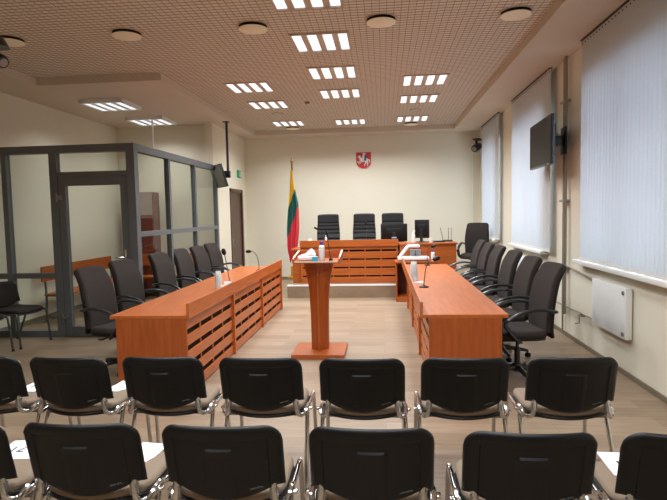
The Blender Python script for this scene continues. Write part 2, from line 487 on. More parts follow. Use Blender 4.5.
# ------------------------------------------------------------------ vertical blinds
def make_blind(y0, y1, z0, z1, X, label):
    o = thing('vertical_blind', label, 'blind', (X, (y0+y1)/2, z0), 0, 'vertical blinds on the right wall')
    h = (y1-y0)/2; H = z1-z0
    r = MB(); r.box(-.02, .02, -h, h, H+.004, H+.018, .002); r.build('head_rail', M['bronze'], o)
    n = int(round((y1-y0)/.079)); s = MB(); wgt = MB(); hk = MB()
    for k in range(n):
        yc = -h + (k+.5)*(2*h/n); an = math.radians(94 + random.uniform(-1, 1)); hw = .0415
        dx, dy = math.cos(an)*hw, math.sin(an)*hw
        zb = random.uniform(-.004, .004)
        P = []; Q = []
        for t in (-1, -.5, 0, .5, 1):
            bow = .004*(1-t*t)
            P.append([(dx*t-bow, yc+dy*t, zb), (dx*t-bow, yc+dy*t, H)])
            Q.append([(dx*t-bow+.0012, yc+dy*t, zb), (dx*t-bow+.0012, yc+dy*t, H)])
        s.slab(P, Q)
        mx = Matrix.Translation((0, yc, zb)) @ Matrix.Rotation(an-PI/2, 4, 'Z')
        wgt.box(-.006, .004, -.04, .04, 0, .035, mx=mx)
        hk.tube([(-.012, yc, H-.03), (-.004, yc, H-.03)], .007, 8)
    s.build('slats', M['blind'], o)
    wgt.build('bottom_weights', M['white'], o)
    hk.build('slat_clips', M['bronze'], o)
    MB().tube([(-.03, -h+.02, H), (-.034, -h+.018, .5), (-.03, -h+.02, .1)], .003, 6).build('cord', M['whitep'], o)
    return o
make_blind(4.46, 6.50, 1.056, 3.531, 2.275, 'wide white vertical blind nearest the camera, above the radiator')
make_blind(7.66, 9.86, 1.056, 3.531, 2.275, 'white vertical blind behind the wall-mounted television')
make_blind(10.95, 12.75, 1.056, 3.531, 2.275, 'farthest white vertical blind, near the back corner of the room')

# ------------------------------------------------------------------ radiators and pipes
def radiator(y0, y1, z0, z1, label, name='radiator'):
    o = thing(name, label, 'radiator', (2.318, (y0+y1)/2, z0), 0, 'white panel radiators under the windows')
    h = (y1-y0)/2; H = z1-z0
    MB().box(-.036, .03, -h, h, 0, H, .01).build('panel', M['white'], o, True)
    f = MB(); 
    n = int((y1-y0)/.05)
    for k in range(n):
        y = -h+.06+(2*h-.12)*k/(n-1); f.box(-.0372, -.034, y-.012, y+.012, .05, H-.05, .003)
    f.build('flutes', M['white'], o, True)
    g = MB(); g.box(-.004, .004, -h+.03, h-.03, H-.004, H+.007)
    for k in range(n): 
        y = -h+.04+(2*h-.08)*k/(n-1); g.box(-.028, .024, y-.004, y+.004, H-.004, H+.006)
    g.build('top_grille', M['white'], o)
    for zz in (.05, H-.05):
        v = MB(); v.tube([(-.036, -h+.045, zz), (-.047, -h+.045, zz)], .02, 14); v.tube([(-.042, -h+.045, zz), (-.052, -h+.045, zz)], .011, 6)
        v.build('plug', M['steel'], o, True)
    MB().box(.03, .042, -h+.1, -h+.14, .05, H-.05).box(.03, .042, h-.14, h-.1, .05, H-.05).build('bracket', M['white'], o)
    return o
radiator(5.32, 6.16, .385, .885, 'white panel radiator below the nearest blind')
radiator(8.35, 9.45, .36, .88, 'white panel radiator seen between the right office chairs')
p = MB(); p.tube([(2.31, 7.14, .30), (2.31, 7.14, ZS)], .021, 12)
o = thing('heating_pipe', 'tall grey heating riser pipe beside the television', 'pipe', (0, 0, 0)); p.build('riser', M['pipe'], o, True)
MB().tube([(2.33, 7.27, .06), (2.33, 7.27, ZS)], .012, 10).build('thin_riser', M['pipe'], o, True)
c = MB()
for z in (.9, 1.75, 3.0): c.box(2.285, 2.36, 7.11, 7.30, z-.015, z+.015, .003)
c.build('pipe_clips', M['pipe'], o)
MB().tube([(2.31, 7.14, .93), (2.31, 6.1, .86)], .009, 8).build('supply_branch', M['pipe'], o, True)
MB().tube([(2.31, 7.45, .40), (2.31, 6.1, .42)], .009, 8).build('return_branch', M['pipe'], o, True)
MB().tube([(2.31, 6.42, .41), (2.27, 6.42, .41), (2.27, 6.42, .44)], .014, 10).tube([(2.29, 6.55, .40), (2.29, 6.55, .30), (2.24, 6.55, .295)], .007, 8).build('valve', M['steel'], o, True)

# ------------------------------------------------------------------ television on the right wall
def tv(name, label, c, nrm_yaw, tilt, w, h, mat_s):
    """local: screen faces -Y"""
    o = thing(name, label, 'television', c, 0); o.rotation_euler = Euler((tilt, 0, nrm_yaw), 'XYZ')
    MB().box(-w/2, w/2, -.02, .025, -h/2, h/2, .006).build('casing', M['gloss'], o, True)
    MB().box(-w/2+.012, w/2-.012, -.0215, -.019, -h/2+.022, h/2-.012).build('screen', mat_s, o)
    MB().box(-w*.3, w*.3, .02, .055, -h*.32, h*.25, .012).build('back_cover', M['plastic'], o, True)
    return o
# right television: screen faces the room (-X), slightly turned
t = tv('television', 'flat black television on a bracket on the right wall', (2.075, 7.375, 2.50), -PI/2-math.atan2(.05, 1.09), 0, 1.13, .60, M['screen'])
MB().box(-.545+.05, -.545+.055, .0, .001, 0, .001).build('trim', M['gloss'], t)
MB().box(.40, .47, -.0225, -.0205, -.296, -.287).build('logo_strip', M['silver'], t)
br = MB(); br.box(.12, .42, .045, .075, -.2, .2, .006); br.box(.22, .30, .07, .2, -.06, .06, .006); br.box(.16, .36, .2, .226, -.17, .17, .006)
br.build('wall_bracket', M['plastic'], t, True)
# monitor hanging on a pole by the dock
t = tv('hanging_monitor', 'thin grey monitor tilted down from a black ceiling pole by the glass dock', (-3.26, 10.62, 2.44), math.radians(-56), math.radians(16), .74, .46, M['screengrey'])
o = thing('ceiling_pole', 'black pole dropping from the ceiling to the tilted grey monitor', 'pole', (-3.13, 10.86, 2.42))
MB().tube([(0, 0, 0), (0, 0, ZS-2.42)], .026, 12).build('tube', M['gloss'], o, True)
MB().box(-.06, .06, -.06, .06, ZS-2.42-.02, ZS-2.42, .004).build('ceiling_plate', M['gloss'], o)
MB().box(-.1, .05, -.06, .03, 0, .14, .01).build('mount', M['plastic'], o, True)

# corner and side cameras
def cctv(label, c, aim, s):
    o = thing('security_camera', label, 'camera', c)
    MB().tube([(0, 0, .0), (0, 0, .12*s)], .02*s, 10).lathe([(.06*s, .12*s), (.06*s, .14*s)], 16).build('stem', M['gloss'], o, True)
    d = Vector(aim).normalized(); q = Vector((0, 0, 1)).rotation_difference(d).to_matrix().to_4x4()
    MB().lathe([(.03*s, -.10*s), (.055*s, -.09*s), (.06*s, .06*s), (.05*s, .08*s)], 18, mx=q).build('body', M['gloss'], o, True)
    MB().lathe([(.04*s, .075*s), (.035*s, .085*s), (.0005, .09*s)], 18, mx=q).build('lens', M['steel'], o, True)
    return o
o = cctv('small black camera mounted high in the back right corner', (2.23, 13.2, 3.13), (-.6, -.8, -.35), 1.5)
MB().box(.0, .13, -.02, .02, .16, .2, .004).build('arm', M['gloss'], o)
o = cctv('black spotlight camera hanging at the left edge of the photo', (-3.30, 4.5, 3.05), (.85, -.25, -.5), 1.0)
MB().lathe([(.10, .1), (.075, .15), (.05, .19)], 18).build('shade', M['gloss'], o, True)
MB().tube([(0, 0, .15), (0, 0, .602)], .014, 10).build('drop_rod', M['gloss'], o, True)
o = thing('wall_cable_duct', 'thin white cable duct running down the back right corner', 'duct', (2.18, YB-.012, .07))
MB().box(-.014, .014, -.012, .011, 0, 3.2, .003).build('duct', M['white'], o)
MB().box(-.02, .02, -.016, .011, 1.3, 1.36, .003).build('coupler', M['white'], o)

# exit sign
o = thing('exit_sign', 'small green emergency exit sign above the brown far door', 'sign', (PX+.03, 12.86, 2.64))
MB().box(-.03, .0, -.16, .16, -.09, .09, .01).build('plate', M['green'], o, True)
def zyp(m, poly, d0, d1):  # polygon given in (y, z) extruded along X
    return m.prism(poly, d0, d1, mx=Matrix(((0, 0, 1, 0), (1, 0, 0, 0), (0, 1, 0, 0), (0, 0, 0, 1))))
s = MB()
s.ellipsoid((.001, .0, .05), (.003, .015, .015)); zyp(s, [(-.02, .035), (.02, .03), (.03, -.01), (.0, -.01)], -.001, .002)
zyp(s, [(.0, -.01), (.03, -.01), (.06, -.06), (.045, -.065)], -.001, .002); zyp(s, [(.0, -.01), (.02, -.01), (-.03, -.05), (-.055, -.04), (-.05, -.03), (-.03, -.035)], -.001, .002)
zyp(s, [(.02, .03), (.055, .015), (.05, .0), (.02, .015)], -.001, .002); zyp(s, [(.08, -.07), (.15, -.07), (.15, .07), (.08, .07)], -.001, .002)
s.build('pictogram', M['white'], o)

# ------------------------------------------------------------------ coat of arms
o = thing('coat_of_arms', 'red shield with a silver mounted knight high on the back wall', 'emblem', (-.455, YB, 2.945))
def zx(m, poly, d0, d1):  # polygon in (x, z), extruded towards -Y from the wall
    return m.prism([(x, z) for x, z in poly], d0, d1, mx=Matrix(((1, 0, 0, 0), (0, 0, -1, 0), (0, 1, 0, 0), (0, 0, 0, 1))))
sh = [(-.19, .19), (.19, .19), (.19, -.04)] + [(.19*math.cos(a), -.04-.16*math.sin(a)**.9) for a in [PI*k/14 for k in range(1, 14)]] + [(-.19, -.04)]
sh = [(.96*x, z) for x, z in sh]
zx(MB(), sh, .0, .025).build('shield', M['red'], o)
k = MB()
# horse rearing to the left
zx(k, [(-.10, .02), (-.06, .06), (.0, .05), (.07, .045), (.11, .02), (.11, -.03), (.06, -.05), (-.01, -.035), (-.07, -.03)], .025, .034)
zx(k, [(-.10, .02), (-.06, .06), (-.085, .11), (-.10, .125), (-.11, .11), (-.145, .085), (-.14, .065), (-.115, .07), (-.115, .045)], .025, .034)
zx(k, [(-.09, .0), (-.07, -.03), (-.12, -.05), (-.15, -.025), (-.165, -.035), (-.13, -.08), (-.1, -.06)], .025, .033)
zx(k, [(-.06, -.03), (-.035, -.035), (-.07, -.075), (-.11, -.10), (-.12, -.09), (-.085, -.065)], .025, .033)
zx(k, [(.06, -.05), (.11, -.03), (.12, -.075), (.10, -.11), (.115, -.15), (.095, -.155), (.075, -.11), (.08, -.08)], .025, .033)
zx(k, [(.04, -.04), (.07, -.05), (.06, -.085), (.03, -.11), (.04, -.145), (.02, -.15), (.005, -.11), (.03, -.08)], .025, .033)
zx(k, [(.11, .02), (.15, .01), (.165, -.04), (.15, -.085), (.14, -.04), (.125, -.015), (.11, -.01)], .025, .033)
k.build('horse', M['silver'], o)
k = MB()
zx(k, [(-.03, .05), (.04, .05), (.05, .11), (.02, .135), (-.025, .125)], .032, .042)
zx(k, [(-.012, .13), (.022, .13), (.024, .165), (.005, .178), (-.014, .163)], .032, .042)
zx(k, [(-.02, .05), (.02, .05), (.0, -.02), (-.045, -.055), (-.055, -.04), (-.025, -.01)], .034, .042)
zx(k, [(.02, .125), (.06, .16), (.055, .172), (.01, .135)], .032, .042)
zx(k, [(.055, .155), (-.06, .178), (-.062, .172), (.052, .147)], .032, .04)
k.build('rider', M['silver'], o)
zx(MB(), [(.02, .115), (.085, .115), (.085, .06), (.052, .03), (.02, .06)], .038, .046).build('rider_shield', M['shblue'], o)
zx(MB(), [(-.03, .045), (.06, .045), (.065, -.01), (.02, -.02)], .033, .037).build('saddle_cloth', M['shblue'], o)

# ------------------------------------------------------------------ glass dock enclosure
CX1, CY0, CY1, CZ = -3.345, 7.15, 10.83, 2.66
dock = thing('glass_enclosure', 'grey aluminium-framed glass dock enclosure filling the left alcove', 'enclosure', (CX1, CY0, 0))
def post(x, y, w=.09, d=.10, z1=CZ): return MB().box(x-CX1-w/2, x-CX1+w/2, y-CY0-d/2, y-CY0+d/2, 0, z1, .004).build('post', M['alu'], dock)
post(-3.40, 7.16, .12, .12); post(-4.515, 7.16, .11); post(-5.235, 7.16, .075)
post(-3.385, 8.34, .08, .075); post(-3.385, 9.53, .08, .075); post(-3.385, 10.79, .08, .075)
def bar(name, x0, x1, y0, y1, z0, z1): return MB().box(x0-CX1, x1-CX1, y0-CY0, y1-CY0, z0, z1, .003).build(name, M['alu'], dock)
bar('top_rail', XL, -3.34, 7.105, 7.215, 2.56, 2.665)
bar('top_rail', -3.44, -3.34, 7.215, 10.83, 2.56, 2.665)
bar('transom', -4.46, -3.46, 7.12, 7.20, 2.235, 2.30)
bar('mid_rail', XL, -4.57, 7.13, 7.19, .83, .905)
bar('mid_rail', -3.425, -3.35, 7.22, 10.75, 1.385, 1.455)
bar('bottom_rail', XL, -4.57, 7.12, 7.20, 0, .09)
bar('bottom_rail', -3.425, -3.35, 7.22, 10.75, 0, .10)
def pane(x0, x1, y0, y1, z0, z1): return MB().box(x0-CX1, x1-CX1, y0-CY0, y1-CY0, z0, z1).build('glass_pane', M['glass'], dock)
pane(XL, -5.27, 7.155, 7.163, .905, 2.56); pane(XL, -5.27, 7.155, 7.163, .09, .83)
pane(-5.20, -4.57, 7.155, 7.163, .905, 2.56); pane(-5.20, -4.57, 7.155, 7.163, .09, .83)
pane(-4.46, -3.46, 7.155, 7.163, 2.30, 2.56)
for a, c in ((7.22, 8.30), (8.38, 9.49), (9.57, 10.75)):
    pane(-3.39, -3.382, a, c, 1.455, 2.56); pane(-3.39, -3.382, a, c, .10, 1.385)
dx0, dx1 = -4.455-CX1, -3.465-CX1
f = MB(); f.box(dx0, dx0+.10, -.03, .045, .01, 2.23, .004); f.box(dx1-.10, dx1, -.03, .045, .01, 2.23, .004)
f.box(dx0+.1, dx1-.1, -.03, .045, 2.11, 2.23, .004); f.box(dx0+.1, dx1-.1, -.03, .045, .01, .15, .004)
dr = f.build('door', M['alu'], dock)
MB().box(dx0+.1, dx1-.1, .002, .01, .15, 2.11).build('door_glass', M['glass'], dr)
h = MB(); h.box(dx1-.075, dx1-.045, -.042, -.03, 1.0, 1.22, .003); h.tube([(dx1-.06, -.04, 1.11), (dx1-.06, -.085, 1.11), (dx1-.07, -.09, 1.11), (dx1-.19, -.09, 1.11)], .011, 8)
h.build('handle', M['chrome'], dr, True)
for z in (.27, 1.95):
    MB().tube([(dx0-.02, -.045, z-.06), (dx0-.02, -.045, z+.06)], .014, 10).box(dx0-.05, dx0+.05, -.04, -.03, z-.03, z+.03, .003).tube([(dx0-.02, -.05, z), (dx0+.06, -.06, z)], .012, 8).build('hinge', M['steel'], dr, True)
o = thing('white_rod', 'thin white rod standing on top of the glass dock frame', 'rod', (-3.39, 7.86, 2.665))
MB().tube([(0, 0, 0), (0, 0, .43)], .012, 10).build('rod', M['white'], o, True)
MB().lathe([(.03, 0), (.03, .012), (.014, .02)], 16).build('foot', M['white'], o, True)

# benches inside the dock (local: long side along X, sitting faces -Y)
def dock_bench(label, loc, rz, L):
    o = thing('wooden_bench', label, 'bench', loc, rz, 'benches inside the dock')
    MB().box(0, L, .0, .024, .66, .90, .003).build('backrest', M['wood'], o)
    MB().box(0, L, -.40, -.02, .44, .468, .003).build('seat', M['wood'], o)
    for x in (.06, L-.06):
        MB().tube([(x, -.36, 0), (x, -.36, .44)], .018, 8).tube([(x, .0, 0), (x, -.02, .44), (x, -.01, .66)], .018, 8).tube([(x, -.36, .08), (x, 0, .08)], .014, 8).tube([(x, -.36, .43), (x, -.02, .43)], .014, 8).build('leg_frame', M['alu'], o, True)
    MB().tube([(.06, -.05, .10), (L-.06, -.05, .10)], .014, 8).build('stretcher', M['alu'], o, True)
    return o
dock_bench('orange wooden bench along the left wall inside the glass dock', (-5.42, 8.10, 0), PI/2, 2.22)
dock_bench('orange wooden bench at the back of the glass dock, before the reddish cabinet', (-5.15, 10.72, 0), 0, 1.35)
o = thing('tall_cabinet', 'tall reddish-brown cabinet with pale upper panel at the back of the dock', 'cabinet', (-5.27, 10.80, 0))
b = MB(); b.box(0, .54, .02, .34, 0, 2.17, .004); b.build('carcass', M['redwood'], o)
MB().box(.012, .528, 0, .022, 1.70, 2.16, .002).build('upper_panel', M['palepanel'], o)
MB().box(.012, .268, 0, .022, .08, 1.69, .002).build('door', M['redwood'], o); MB().box(.272, .528, 0, .022, .08, 1.69, .002).build('door', M['redwood'], o)
MB().tube([(.25, -.012, 1.0), (.25, -.012, 1.12)], .006, 8).tube([(.29, -.012, 1.0), (.29, -.012, 1.12)], .006, 8).build('handle', M['steel'], o, True)

# ------------------------------------------------------------------ counsel tables
def counsel_table(label, side, y0=4.72, y1=9.28):
    """local x: 0 = inner (public-facing) front, positive towards the sitters; side -1 = left table"""
    inner = -1.77 if side < 0 else .31
    o = thing('counsel_table', label, 'table', (inner, y0, 0))
    s = side; L = y1-y0
    off = 0.0 if side < 0 else .075
    def bx(m, a, c, y0, y1, z0, z1, bev=.002): return m.box(min(s*a, s*c), max(s*a, s*c), y0, y1, z0, z1, bev)
    bx(MB(), .0, .755, 0, L, .725, .757, .003).build('tabletop', M['woody'], o)
    bx(MB(), -.0, .024, .0, L, .7575, .868, .002).build('rim_board', M['woody'], o)
    bx(MB(), .03+off*.6, .70, .0, .025, 0, .7245).build('end_panel', M['woodz'], o)
    bx(MB(), .06+off, .70, L-.045, L-.02, 0, .7245).build('end_panel', M['woodz'], o)
    # front: three bays of slats between fins
    fins = [.006, L/3, 2*L/3, L-.022]
    for fy in fins[1:]: bx(MB(), .004+off, .085+off, fy-.02, fy+.02, 0, .7245).build('fin', M['woody'], o)
    zs = [.012, .165, .318, .471, .624, .7245]
    for a, c in zip(fins, fins[1:]):
        a += .02; c -= .02
        sl = MB()
        for k in range(5): bx(sl, .03+off, .048+off, a, c, zs[k], zs[k+1]-(.056 if k < 4 else 0.0), .002)
        for k in range(1, 4):
            q = a+(c-a)*k/4; bx(sl, .034+off, .044+off, q-.009, q+.009, .012, .72, 0)
        sl.build('slat_panel', M['woody'], o)
        bx(MB(), .06+off, .068+off, a, c, .012, .72, 0).build('backing', M['slot'], o)
    bx(MB(), .3, .32, .045, L-.045, .25, .7245).build('modesty_panel', M['woody'], o)
    return o
counsel_table('long orange wooden counsel table with slatted front on the left', -1)
counsel_table('long orange wooden counsel table with slatted front on the right', 1)

# ------------------------------------------------------------------ platform and judges' bench
PZ, PY = .26, 10.45
o = thing('platform', 'low raised platform with pale edge under the judges bench', 'platform', (-1.90, PY, 0))
MB().box(0, 4.24, .02, YB-PY-.02, 0, PZ-.012).build('deck', M['floor'], o)
MB().box(0, 4.24, .0, .06, PZ-.03, PZ, .004).build('nosing', M['whitep'], o)
MB().box(0.0, 4.24, .004, .03, 0, PZ-.032).build('riser', M['floor'], o)
MB().box(0.0, 4.24, .06, YB-PY-.02, PZ-.012, PZ).build('covering', M['floor'], o)
bn = thing('judges_bench', 'wide orange wooden judges bench with slatted front on the platform', 'bench', (-1.66, 10.66, PZ))
W = 1.95; Hb = .86
MB().box(0, W, 0, .03, .725, Hb, .003).build('rim_board', M['wood'], bn)
MB().box(0.0, W, .03, .75, .70, .732, .003).build('desktop', M['wood'], bn)
MB().box(.01, .04, .04, .72, 0, .6995).build('side_panel', M['woodz'], bn); MB().box(W-.04, W-.01, .04, .72, 0, .6995).build('side_panel', M['woodz'], bn)
zs = [.0, .155, .325, .49, .655]
sl = MB()
for k in range(4): sl.box(.02, W-.02, .025, .045, zs[k], zs[k+1]-.032 if k < 4 else .69, .002)
for k in range(1, 6): sl.box(.02+(W-.04)*k/6-.012, .02+(W-.04)*k/6+.012, .028, .042, 0, .69)
sl.box(.02, W-.02, .025, .045, .665, .6995, .002)
for x in (0.02, W-.02): sl.box(x-.016, x+.016, .015, .05, 0, .6995, .002)
sl.build('slat_panel', M['wood'], bn)
MB().box(.02, W-.02, .055, .062, 0, .69).build('backing', M['slot'], bn)
w = MB(); w.box(-.17, .0, .10, .13, 0, .66, .003); w.box(-.17, -.14, .13, .7, 0, .66, .003)
w.build('wing_panel', M['wood'], bn)
MB().box(-.20, -.001, .06, .75, .66, .69, .003).build('wing_top', M['wood'], bn)

# clerk's counter with lower shelf
ck = thing('clerk_desk', 'orange clerk desk with raised counter and low open shelf behind the right table', 'desk', (.22, 9.92, 0))
MB().box(.10, 1.16, .50, .525, 0, 1.02, .002).build('counter_front', M['wood'], ck)
MB().box(.08, 1.18, .47, 1.05, 1.02, 1.05, .003).build('counter_top', M['wood'], ck)
MB().box(.10, .125, .525, 1.03, PZ, 1.02).build('side_panel', M['woodz'], ck); MB().box(1.135, 1.16, .525, 1.03, PZ, 1.02).build('side_panel', M['woodz'], ck)
MB().box(-.01, .80, -.02, .47, .715, .745, .003).build('shelf_top', M['wood'], ck)
MB().box(.0, .025, 0, .47, 0, .715, .002).build('side_panel', M['woodz'], ck); MB().box(.235, .26, 0, .47, 0, .715, .002).build('side_panel', M['woodz'], ck)
MB().box(.77, .79, 0, .47, 0, .715, .002).build('side_panel', M['woodz'], ck)
MB().box(.025, .235, .45, .47, 0, .715).build('back_panel', M['woodshade'], ck)
MB().box(.025, .235, .0, .45, .0, .09, .002).build('bottom_shelf', M['wood'], ck)

# ------------------------------------------------------------------ lectern
lc = thing('lectern', 'orange wooden speaker lectern on a square base between the two tables', 'lectern', (-.765, 6.30, 0))
MB().box(-.305, .305, -.30, .30, 0, .055, .004).build('base', M['wood'], lc)
def flare(y0, y1, hw0, hw1):
    zsn = [(.055, hw0), (.5, hw0), (.78, hw0*1.02), (.92, hw0*1.14), (1.0, hw1*.9), (1.045, hw1)]
    poly = [(x, z) for z, x in zsn] + [(-x, z) for z, x in reversed(zsn)]
    return poly
c = MB(); rings = []
for z, hw in ((.056, .10), (.45, .103), (.72, .112), (.88, .130), (.98, .150), (1.05, .168), (1.09, .172)):
    rings.append([c.bm.verts.new((x, y, z)) for x, y in ((-hw, -.02), (-.016, -.095), (.016, -.095), (hw, -.02), (hw, .09), (-hw, .09))])
for A, B in zip(rings, rings[1:]):
    for j in range(6): c.bm.faces.new((A[j], A[(j+1) % 6], B[(j+1) % 6], B[j]))
c.bm.faces.new(rings[0][::-1]); c.bm.faces.new(rings[-1])
c.build('column', M['woodz'], lc)
MB().box(-.012, .012, -.112, -.09, .056, 1.085, .002).build('column_fin', M['woodz'], lc)
MB().box(-.255, .255, -.24, .25, 1.0910, 1.1170, .002).build('tray', M['wood'], lc)
MB().box(-.25, .25, -.2445, -.24, 1.1030, 1.1160).build('tray_edge_highlight', M['edge'], lc)  # pale strip paints the bright highlight along the front lip
for sx in (-1, 1):
    x0, x1 = (.255, .273) if sx > 0 else (-.273, -.255)
    m = MB(); m.prism([(-.24, 1.0950), (.25, 1.0950), (.25, 1.2100), (-.18, 1.1550), (-.24, 1.1450)], x0, x1, mx=Matrix(((0, 0, 1, 0), (1, 0, 0, 0), (0, 1, 0, 0), (0, 0, 0, 1))))
    m.build('side_guard', M['wood'], lc)
    m = MB(); m.prism([(-.18, 1.1555), (.25, 1.2105), (.25, 1.2125), (-.18, 1.1575)], x0, x1, mx=Matrix(((0, 0, 1, 0), (1, 0, 0, 0), (0, 1, 0, 0), (0, 0, 0, 1))))
    m.build('guard_edge_highlight', M['edge'], lc)
MB().box(-.255, .255, .232, .25, 1.1175, 1.2100, .002).build('back_guard', M['wood'], lc)
LZ = 1.1175

# ------------------------------------------------------------------ small things
def gooseneck(label, loc, pts, head, hr=.02, group='gooseneck microphones'):
    o = thing('microphone', label, 'microphone', loc, 0, group)
    MB().lathe([(hr*1.9, 0), (hr*1.9, .012), (.024, .018), (.012, .03)], 18).build('base', M['plastic'], o, True)
    P = smooth_path([(0, 0, .02)] + pts, 6)
    MB().tube([P[0], P[0]+(P[1]-P[0])*.9], .01, 8).tube(P, .0052, 8).build('stem', M['gloss'], o, True)
    d = (P[-1]-P[-2]).normalized(); q = Vector((0, 0, 1)).rotation_difference(d).to_matrix().to_4x4(); q.translation = P[-1]
    MB().lathe([(.007, -.01), (hr*.8, .0), (hr, .03), (hr*.95, .06), (hr*.5, .078), (.001, .082)], 14, mx=q).build('foam_head', M['plastic'], o, True)
    return o
TZ = .757
gooseneck('gooseneck microphone with upright head beside the clear cups, left table', (-2.03, 6.95, TZ), [(-.02, 0, .15), (-.04, -.01, .30), (-.055, -.02, .39)], None, .03)
gooseneck('gooseneck microphone bent to the left at the far end of the left table', (-2.00, 8.52, TZ), [(-.005, 0, .12), (-.03, 0, .24), (-.09, 0, .31), (-.13, 0, .315)], None, .026)
gooseneck('gooseneck microphone bent to the right, nearest on the right table', (.47, 6.44, TZ), [(.01, 0, .12), (.03, 0, .24), (.075, 0, .315), (.115, 0, .33)], None, .03)
gooseneck('small gooseneck microphone at the far end of the right table', (.72, 9.05, TZ), [(.0, 0, .10), (.01, 0, .22), (.04, 0, .29), (.075, -.02, .31)], None, .026)
gooseneck('slim gooseneck microphone leaning left on the lectern tray', (-.775+.175, 6.12, LZ), [(-.012, 0, .08), (-.022, 0, .16), (-.036, 0, .27)], None, .011)
gooseneck('gooseneck microphone on the judges bench before the left judge chair', (-1.25, 10.98, PZ+.732), [(.0, 0, .15), (-.03, 0, .28), (-.09, -.02, .34)], None, .022)
gooseneck('gooseneck microphone on the judges bench before the middle judge chair', (-.36, 10.98, PZ+.732), [(.02, 0, .2), (.03, 0, .34), (.02, -.03, .42)], None, .018)

def bottle(label, loc, r, h, capm, name='sanitizer_bottle'):
    o = thing(name, label, 'bottle', loc)
    MB().lathe([(r*.92, 0), (r, .008), (r, h*.70), (r*.9, h*.77), (r*.45, h*.82), (r*.42, h*.84)], 20).build('body', M['whitep'], o, True)
    MB().lathe([(r*.55, h*.82), (r*.55, h*.96), (r*.45, h*.98), (r*.2, h)], 18).build('cap', capm, o, True)
    return o
bottle('white sanitizer bottle with violet cap on the lectern', (-.775+.07, 6.14, LZ), .034, .222, M['violet'])
bottle('white sanitizer bottle with violet cap on the clerk shelf beside the document camera', (.87, 9.97+.15, .745), .035, .20, M['violet']).location = (.90, 9.99, .745)
o = thing('tissue_pack', 'crumpled white tissue pack lying on the lectern tray', 'tissues', (-.775-.115, 6.20, LZ))
MB().box(-.10, .10, -.06, .06, 0, .055, .018, seg=3).build('pack', M['paper'], o, True)
m = MB()
P = []; Q = []
for i in range(13):
    row = []; r2 = []
    for j in range(9):
        u = -1+2*i/12; v = -1+2*j/8
        e = max(0, 1-(abs(u)**2.4+abs(v)**2.4)*.55)
        z = .052+.075*e*(.8+.35*math.sin(3.1*u+1.3*v)+.2*math.cos(5*v-2*u))*(.75+.35*u)
        row.append((.02+.085*u, .055*v, z)); r2.append((.02+.08*u, .05*v, .045))
    P.append(row); Q.append(r2)
m.slab(P, Q).build('tissue', M['paper'], o, True)
o = thing('card_box', 'small cyan card box on the lectern beside the tissues', 'box', (-.775-.006, 6.10, LZ))
MB().box(-.032, .032, -.02, .02, 0, .05, .002).build('body', M['blue'], o)
MB().box(-.033, .033, -.021, .021, .046, .052, .001).build('lid', M['whitep'], o)

# clear plastic cups, nested in stacks
def make_cup():
    o = thing('plastic_cup', '', 'cup')
    prof = [(.026, 0), (.037, .092), (.039, .093), (.039, .095), (.0355, .095), (.025, .003)]
    MB().lathe(prof, 20, cap=False).lathe([(.0255, .0), (.0255, .003)], 20).build('cup', M['cup'], o, True)
    return o
cup = make_cup(); first = True
for (x, y, n, sc, l) in ((-2.03, 6.46, 9, 1.2, 'clear plastic cup nested upside down in the stack on the left table'),
                         (.385, 6.98, 10, 1.42, 'clear plastic cup nested upside down in the tall stack on the right table')):
    for k in range(n):
        c = place(cup, not first, l, 'cup', (x, y, TZ+.0958*sc+k*.0132), 0, 'nested clear plastic cups'); first = False
        c.rotation_euler = (PI, 0, 0); c.scale = (sc, sc, sc)
o = thing('folded_card', 'small white folded card standing right of the cup stack on the left table', 'card', (-1.955, 6.60, TZ), .1)
P = [[(-.045, -.03, 0), (-.045, 0, .075), (-.045, .03, 0)], [(.045, -.03, 0), (.045, 0, .075), (.045, .03, 0)]]
Q = [[(x, y, z-.0015 if z > 0 else z) for x, y, z in r] for r in P]
MB().slab(P, [[(x, y*.95, z) for x, y, z in r] for r in Q]).build('card', M['paper'], o)
def sheet(label, loc, w, d, rz, group=None, name='paper_sheet', txt=None, n=4, tsize=.09):
    o = thing(name, label, 'paper', loc, rz, group)
    P = []; Q = []
    for i in range(7):
        P.append([]); Q.append([])
        for j in range(7):
            u = -1+2*i/6; v = -1+2*j/6; z = .0015+.003*max(0, u*v)**2
            P[-1].append((u*w/2, v*d/2, z+.001)); Q[-1].append((u*w/2, v*d/2, z))
    MB().slab(P, Q).build('sheet', M['paper'], o, True)
    if txt: text(txt, tsize, M['ink'], o, (0, 0, .0042), (0, 0, PI), 'lettering', .0003)
    return o
sheet('white napkin lying beside the clear cups on the left table', (-1.99, 6.68, TZ), .14, .17, .2, 'napkins on the counsel tables')
sheet('white napkin lying before the tall cup stack on the right table', (.41, 6.92, TZ), .17, .15, -.1, 'napkins on the counsel tables')

